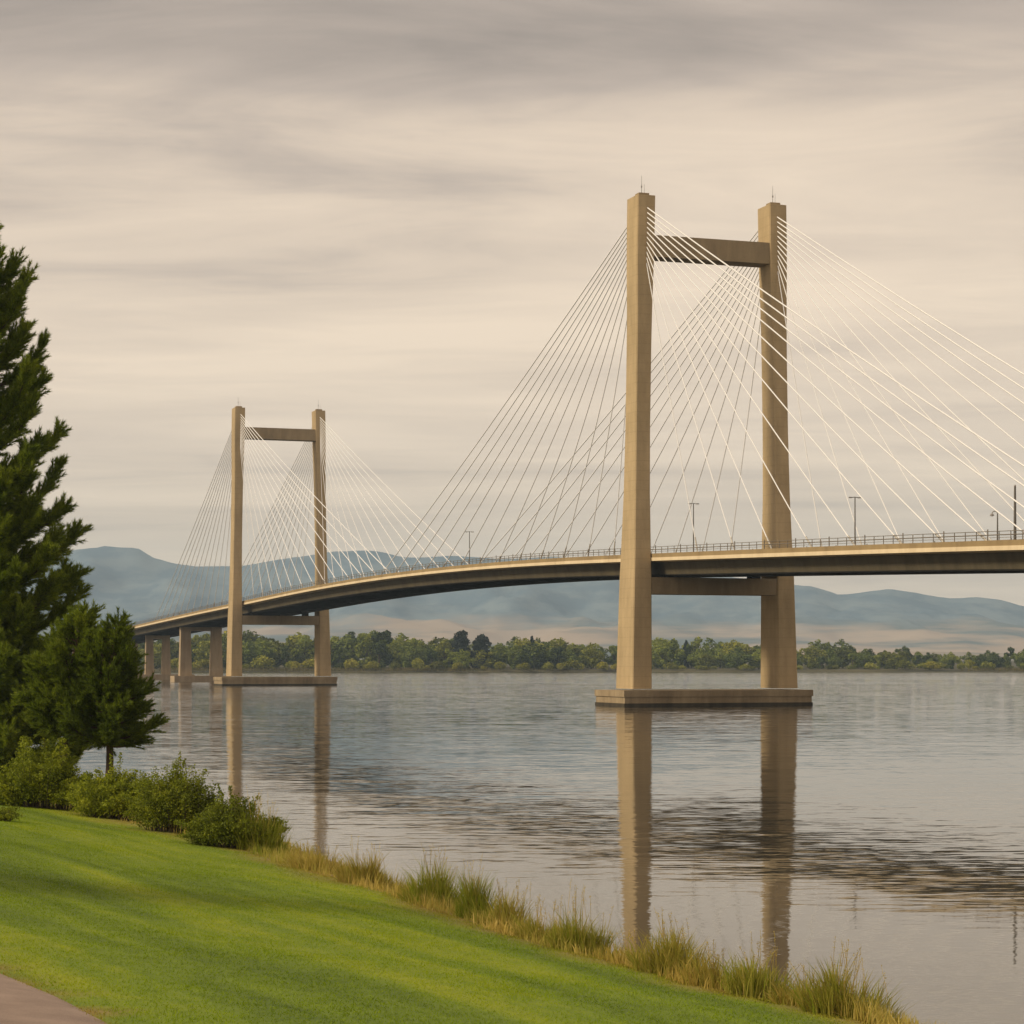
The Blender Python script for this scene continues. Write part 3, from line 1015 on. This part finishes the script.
for row, (dep, step, dt_, wmul) in enumerate(((22, 16, 4.0, 1.15), (55, 14, -0.5, 1.1), (105, 14, -3.0, 1.1))):
    xp = -70 + 5 * row
    while xp < 1100:
        if not (row == 0 and rng.random() < .12):
            key = [('round', 0), ('round', 1), ('round', 2), ('round', 0), ('round', 1), ('tall', 0), ('tall', 2)][int(rng.integers(7))]
            if xp > 800 and key[1] == 1 and rng.random() < .5:
                key = (key[0], 2)
            far_tree(key, xp + rng.uniform(-4, 4), dep + rng.uniform(-8, 12), top_line(xp) + dt_ + (rng.uniform(-3.5, 4.5) if rng.random() < .75 else rng.uniform(2, 6.5)), None, 1.0 if key[0] == 'tall' else 1.05 * wmul)
        xp += step * rng.uniform(.75, 1.3)
for xp in np.arange(140, 1090, 17.0):
    far_tree(('bush', 3 if rng.random() < .25 else 1), xp + rng.uniform(-6, 6), 9 + rng.uniform(0, 8), rng.uniform(660, 665.5), None, 1.25)
for xp, tp in ((262, 654), (312, 656), (352, 657), (372, 660), (418, 657), (436, 660), (458, 661), (500, 660), (524, 661), (548, 661), (572, 658), (602, 660), (205, 657), (178, 656), (745, 663), (905, 658), (930, 660), (830, 664), (560, 662), (395, 661), (295, 660), (675, 664), (705, 665)):
    far_tree(('bush', 3 if rng.random() < .6 else 1), xp, 4 + rng.uniform(0, 6), tp, None, 1.0)
far_tree(('oval', 9), 461, 30, 630, None, 1.0, 'taller left one of two dark rounded evergreens on the far bank')
far_tree(('oval', 9), 481, 30, 634, None, 1.05, 'shorter right one of two dark rounded evergreens on the far bank')
far_tree(('cone', 9), 532, 60, 637, None, 1.1, 'small dark pointed conifer on the far bank between the towers')
far_tree(('cone', 9), 686, 70, 641, None, 1.3, 'dark pointed conifer on the far bank between the near tower legs')

a = Acc()
n = 30000
X = rng.uniform(-420, 420, n)
dens = np.clip(0.4 + fbm(X * .012, X * 0, 66, 3), 0, 1)
keep = rng.random(n) < dens
X = X[keep]
Yf = far_shore(X) + rng.uniform(1.5, 16, len(X))
blades(a, np.stack([X, Yf, np.full(len(X), .5)], -1), rng.uniform(1.2, 3.6, len(X)), 0.35, rng.normal(0, .5, (len(X), 2)), 1)
tag(obj('far_reeds', a.mesh('far_reeds', [M['far_reed']])), 'pale tan reeds along the far waterline', 'reeds', kind='stuff')


# ------------------------------------------------------------------ near pines
def shoot(acc, p0, p1, n, ln, wd, mat=0):
    """bottle-brush of needles along a shoot"""
    ax = p1 - p0
    L = np.linalg.norm(ax)
    ax = ax / (L + 1e-9)
    f = rng.uniform(0.05, 1.0, n) ** 0.8
    b = p0 + ax * (f * L)[:, None]
    r = rng.normal(0, 1, (n, 3))
    r -= (r @ ax)[:, None] * ax
    r /= np.linalg.norm(r, axis=1)[:, None] + 1e-9
    tilt = rng.uniform(.35, 1.1, n) * (1.15 - .55 * f)
    d = ax * np.cos(tilt)[:, None] + r * np.sin(tilt)[:, None]
    l = ln * rng.uniform(.7, 1.15, n)
    s = np.cross(d, rng.normal(0, 1, (n, 3)))
    s /= np.linalg.norm(s, axis=1)[:, None] + 1e-9
    V = np.stack([b - s * wd * .5, b + s * wd * .5, b + d * l[:, None]], 1)
    acc.add(V.reshape(-1, 3), np.arange(n)[:, None] * 3 + np.array([[0, 1, 2]]), mat)


def pine(loc, height, trunk_r, crown0, radius, nbr, label, rise=1.0, needles=60, ln=.26, wd=.04, dense=1.0, prof=None, lean=(0, 0), low=.95):
    root = empty('pine_tree', loc)
    tag(root, label, 'pine tree')
    a = Acc()
    q = np.linspace(0, 1, 14)
    cxl = np.stack([lean[0] * q ** 1.4 + .12 * np.sin(q * 7), lean[1] * q ** 1.4 + .1 * np.sin(q * 5 + 1), q * height - .3 * (q == 0)], -1)
    a.tube(cxl, trunk_r * (1 - q) ** .8 + .03, 9)
    obj('trunk', a.mesh('trunk', [M['bark']], True), root)
    a = Acc()
    for k in range(nbr):
        f = ((k + rng.uniform(0, .8)) / nbr) ** low
        h = crown0 + (1 - crown0) * f
        base = np.array([np.interp(h, q, cxl[:, i]) for i in range(3)])
        an = k * 2.399 + rng.uniform(-.3, .3)
        prf = prof(f) if prof else ((1 - f) ** .8 * .92 + .08)
        L = radius * prf * rng.uniform(.68, 1.15)
        ca, sa = math.cos(an), math.sin(an)
        out_ = np.array([ca, sa, 0])
        e0, e1 = R(rng.uniform(-8, 8) - 14 + 34 * f), R(rng.uniform(-10, 12) + 34 + 26 * f) * rise       # low limbs lie flatter, tips sweep up
        m_ = 8
        g = np.linspace(e0, e1, m_)
        st = L / m_
        pts = [base]
        side = np.array([-sa, ca, 0]) * rng.uniform(-.18, .18)
        for e in g:
            pts.append(pts[-1] + st * (out_ * math.cos(e) + side + np.array([0, 0, math.sin(e)])))
        pts = np.array(pts)
        a.tube(pts, np.linspace(.035 + .014 * L, .015, len(pts)), 5, 1, False)
        ns = max(6, int(L * 9.0 * dense * (1.6 if f < .45 else 1)))
        wide_ = 1.35 if f < .4 else 1.15
        for _ in range(ns):
            u = rng.uniform(.02, 1.0) ** .8 * m_
            i = min(int(u), m_ - 1)
            p = pts[i] + (pts[i + 1] - pts[i]) * (u - i)
            tan = (pts[i + 1] - pts[i]) / st
            sd_ = rng.normal(0, 1, 3)
            sd_ -= sd_ @ tan * tan
            sd_ /= np.linalg.norm(sd_)
            dr = tan * rng.uniform(.8, 1.4) + sd_ * rng.uniform(.25, .8) * wide_ + np.array([0, 0, rng.uniform(.1, .5)])
            dr /= np.linalg.norm(dr)
            sl = rng.uniform(.55, 1.25) * (0.7 + 0.3 * (1 - u / m_)) * min(1.0, .5 + L / 5)
            a.tube([p, p + dr * sl], [.014, .006], 3, 1, False)
            shoot(a, p, p + dr * sl * 1.05, int(needles * sl), ln, wd)
        # leading shoot
        shoot(a, pts[-3], pts[-1] + (pts[-1] - pts[-2]) * .6, needles, ln, wd)
    top = cxl[-1]
    shoot(a, top - np.array([0, 0, 1.0]), top + np.array([0, 0, .7]), needles * 2, ln, wd)
    obj('crown', a.mesh('crown', [M['needle'], M['bark']]), root)
    return root


def at(xp, yd, dz=0.0):
    X = (xp - 512) / F_PX * yd
    return (X, yd, float(land_z(X, yd)) + dz)


pine(at(-22, 112), 28.4, .45, .02, 7.0, 190, 'tallest pine with upswept branches, cut off by the left edge of the photo', 1.22, 105, .30, .038, 1.9,
     prof=lambda f: float(np.interp(f, [0, .3, .5, .72, .85, .90, 1], [.80, .80, .73, .60, .46, .27, .13])), low=1.25)
pine(at(105, 96), 8.0, .17, .33, 2.05, 72, 'small bushy pine with a bare dark trunk, right of the tallest pine', .95, 95, .21, .034, 1.7,
     prof=lambda f: float(np.interp(f, [0, .12, .3, .6, .85, 1], [.85, 1.0, .92, .62, .34, .18])), lean=(.5, 0))
pine(at(58, 97), 8.3, .13, .36, 1.75, 66, 'slim pine with a thin reddish trunk, between the tallest and the small bushy pine', .95, 95, .21, .034, 2.1,
     prof=lambda f: float(np.interp(f, [0, .15, .4, .7, .9, 1], [.85, 1.0, .95, .70, .4, .25])), lean=(1.1, 0))
# a shade tree added on the lawn, outside the picture to the left: it throws the soft shadow across the grass
pine((-25.0, 49.0, float(land_z(-25.0, 49.0))), 15.0, .3, .12, 3.6, 80, 'pine added out of view left of the path to shade the lawn', 1.1, 60, .28, .045, 1.3,
     prof=lambda f: float(np.interp(f, [0, .3, .6, 1], [1, .9, .6, .15])))


# ------------------------------------------------------------------ bushes along the bank
def bush(loc, rx, ry, h, mat, label, n=9000, leaf=.045, spikes=0, peak=(0, 0)):
    """a thicket of arching leafy stems rising from the ground"""
    root = empty('bush', loc)
    tag(root, label, 'bush')
    a, b = Acc(), Acc()
    ns = max(30, int(75 * rx))
    per = int(n / ns)
    for k in range(ns + spikes):
        an = rng.uniform(0, 6.28)
        rr = rng.uniform(0, 1) ** .6
        tall = k >= ns
        if tall:
            rr *= .35
        base = np.array([rx * rr * .62 * math.cos(an), ry * rr * .62 * math.sin(an), -.08])
        hh = h * (1.02 - .50 * rr ** 2) * rng.uniform(.50, 1.18) * (1.22 if tall else 1)
        if peak[1] and abs(base[0] - peak[0]) < rx * .22:
            hh += peak[1] * rng.uniform(.2, 1)
        out_ = np.array([rx * math.cos(an), ry * math.sin(an), 0]) * rr * rng.uniform(.25, .55) + np.array([rng.normal(0, .12), rng.normal(0, .12), 0])
        q = np.linspace(0, 1, 6)[:, None]
        pts = base + out_ * q ** 1.7 + np.array([0, 0, hh]) * (q * (1.25 - .25 * q))
        a.tube(pts, np.linspace(.018, .004, 6), 4, 0, False)
        m_ = int(per * rng.uniform(.6, 1.4) * (.35 if tall else 1))
        u = rng.uniform(.12 if not tall else .4, 1.0, m_) ** .75
        pp = np.stack([np.interp(u, q[:, 0], pts[:, c]) for c in range(3)], 1)
        spread = (.30 * (1.15 - u) + .07) * (.35 if tall else 1.0)
        d = rng.normal(0, 1, (m_, 3))
        d[:, 2] = np.abs(d[:, 2]) * .6
        pp = pp + d * spread[:, None] * .75
        pp[:, 2] = np.maximum(pp[:, 2], .03)
        leaf_quads(b, pp, d / (np.linalg.norm(d, axis=1)[:, None] + 1e-9), rng.uniform(.55, 1.4, m_) * leaf, 0, .9)
    obj('stems', a.mesh('stems', [M['twig']]), root)
    obj('foliage', b.mesh('foliage', [mat]), root)


bush(at(40, 92), 2.9, 1.7, 1.85, M['bush'], 'wide yellow green bush with a pointed top, beneath the pines', 62000, .043, 3, (.05, 1.0))
bush(at(116, 88), 2.1, 1.5, 1.85, M['bush'], 'rounded green bush below the small pine, left of the darkest bush', 46000, .041, 4)
bush(at(176, 81), 1.75, 1.3, 2.35, M['bush2'], 'darkest dense bush with a spiky top, in the middle of the bank', 40000, .038, 9)
bush(at(234, 74), 1.7, 1.2, 1.55, M['bush2'], 'low spreading bush beside tall reedy stems, nearest the open water', 32000, .036, 6)
bush(at(2, 78), .6, .5, .5, M['bush2'], 'tiny round shrub alone on the lawn at the left edge', 2500, .035, 0)


# ------------------------------------------------------------------ tall grass clumps on the bank
def tuft(xp, yd, w_, h, n, green, label, dz=0.0):
    root = empty('grass_clump', at(xp, yd))
    tag(root, label, 'grass clump')
    X0, Y0, Z0 = root.location
    a = Acc()
    h *= 1.45
    n = int(n * 1.5)
    r = rng.normal(0, .5, (n, 2)) * np.array([w_ * .55, .42])
    r[:, 0] = np.clip(r[:, 0], -w_ * .62, w_ * .62)
    z = land_z(X0 + r[:, 0], Y0 + r[:, 1]) - Z0
    hh = h * rng.uniform(.35, 1.0, n) * np.clip(.80 + .5 * vnoise(r[:, 0] * 4 + xp, r[:, 1] * 4, 91), .3, 1.15) * (1 - .3 * (np.abs(r[:, 0]) / (w_ * .62)) ** 2)
    g = np.clip(green + rng.normal(0, .22, n), 0, 1)
    ln = r * .30 + rng.normal(0, .20, (n, 2)) * hh[:, None]
    blades(a, np.concatenate([r, z[:, None] - .03], 1), hh, rng.uniform(.014, .030, n), ln, 3, 0, g)
    obj('blades', a.mesh('blades', [M['reed']], False, 'green'), root)
    a = Acc()
    for _ in range(int(9 + w_ * 9)):
        x, y = rng.normal(0, .2) * w_, rng.normal(0, .14)
        zz_ = float(land_z(X0 + x, Y0 + y)) - Z0
        hs = h * rng.uniform(.65, 1.15)
        lx, ly = rng.normal(0, .17, 2)
        tip = np.array([x + lx, y + ly, zz_ + hs])
        a.tube([(x, y, zz_ - .03), (x + lx * .4, y + ly * .4, zz_ + hs * .6), tuple(tip)], [.006, .005, .003], 3, 0, False)
        m_ = 9
        q = rng.uniform(0, 1, m_)
        pp = tip + np.outer(-q, [lx * .5, ly * .5, hs * .2]) + rng.normal(0, .014, (m_, 3))
        leaf_quads(a, pp, rng.normal(0, 1, (m_, 3)), .016, 0, .5)
    obj('seed_stalks', a.mesh('seed_stalks', [M['reed']]), root)


tuft(262, 73.5, 1.3, 1.35, 700, .85, 'tall green reeds at the right end of the last bush')
tuft(318, 67, 1.8, .55, 700, .20, 'loose golden grass clump just right of the reeds and bushes')
tuft(372, 62.5, 1.5, .85, 900, .30, 'golden grass clump standing alone left of the green clump')
tuft(434, 57.6, 1.3, 1.0, 900, .80, 'upright green grass clump, first right of the golden ones')
tuft(478, 54.5, .8, 1.05, 700, .92, 'narrow darkest green upright grass clump')
tuft(507, 53, 1.2, .8, 600, .45, 'feathery grass clump with pale plumes beside the darkest green one')
tuft(547, 50.5, 1.1, .7, 700, .50, 'half green grass clump left of the bushy pair')
tuft(583, 48.5, 1.1, .95, 900, .65, 'dense green grass clump left of the near tower reflection')
tuft(632, 46.3, .9, .5, 450, .25, 'thin dry grass clump in front of the left tower-leg reflection')
tuft(676, 44.6, 1.3, .85, 1000, .45, 'broad golden green grass clump right of the left tower-leg reflection')
tuft(716, 43, 1.0, .6, 550, .30, 'straw coloured grass clump between the two tower-leg reflections')
tuft(760, 41.6, 1.0, .85, 1000, .65, 'green grass clump in front of the right tower-leg reflection')
tuft(805, 40.4, .9, .5, 450, .28, 'sparse dry grass clump right of the right tower-leg reflection')
tuft(848, 39.3, 1.3, .85, 1000, .55, 'last grass clump on the bank at the bottom right')

# ------------------------------------------------------------------ haze
a = Acc()
a.box((0, 4600, 250), (9000, 9900, 507))
hz_ = obj('haze', a.mesh('haze', []))
m, t = material('haze air')
pv_ = t.n('ShaderNodeVolumePrincipled', ins={'Color': (0.58, 0.79, 1.0, 1), 'Density': 0.000095, 'Anisotropy': 0.0})
o = t.n('ShaderNodeOutputMaterial')
t.link(pv_.outputs[0], o.inputs['Volume'])
hz_.data.materials.append(m)
tag(hz_, 'thin summer haze over the river and hills', 'haze', kind='stuff')
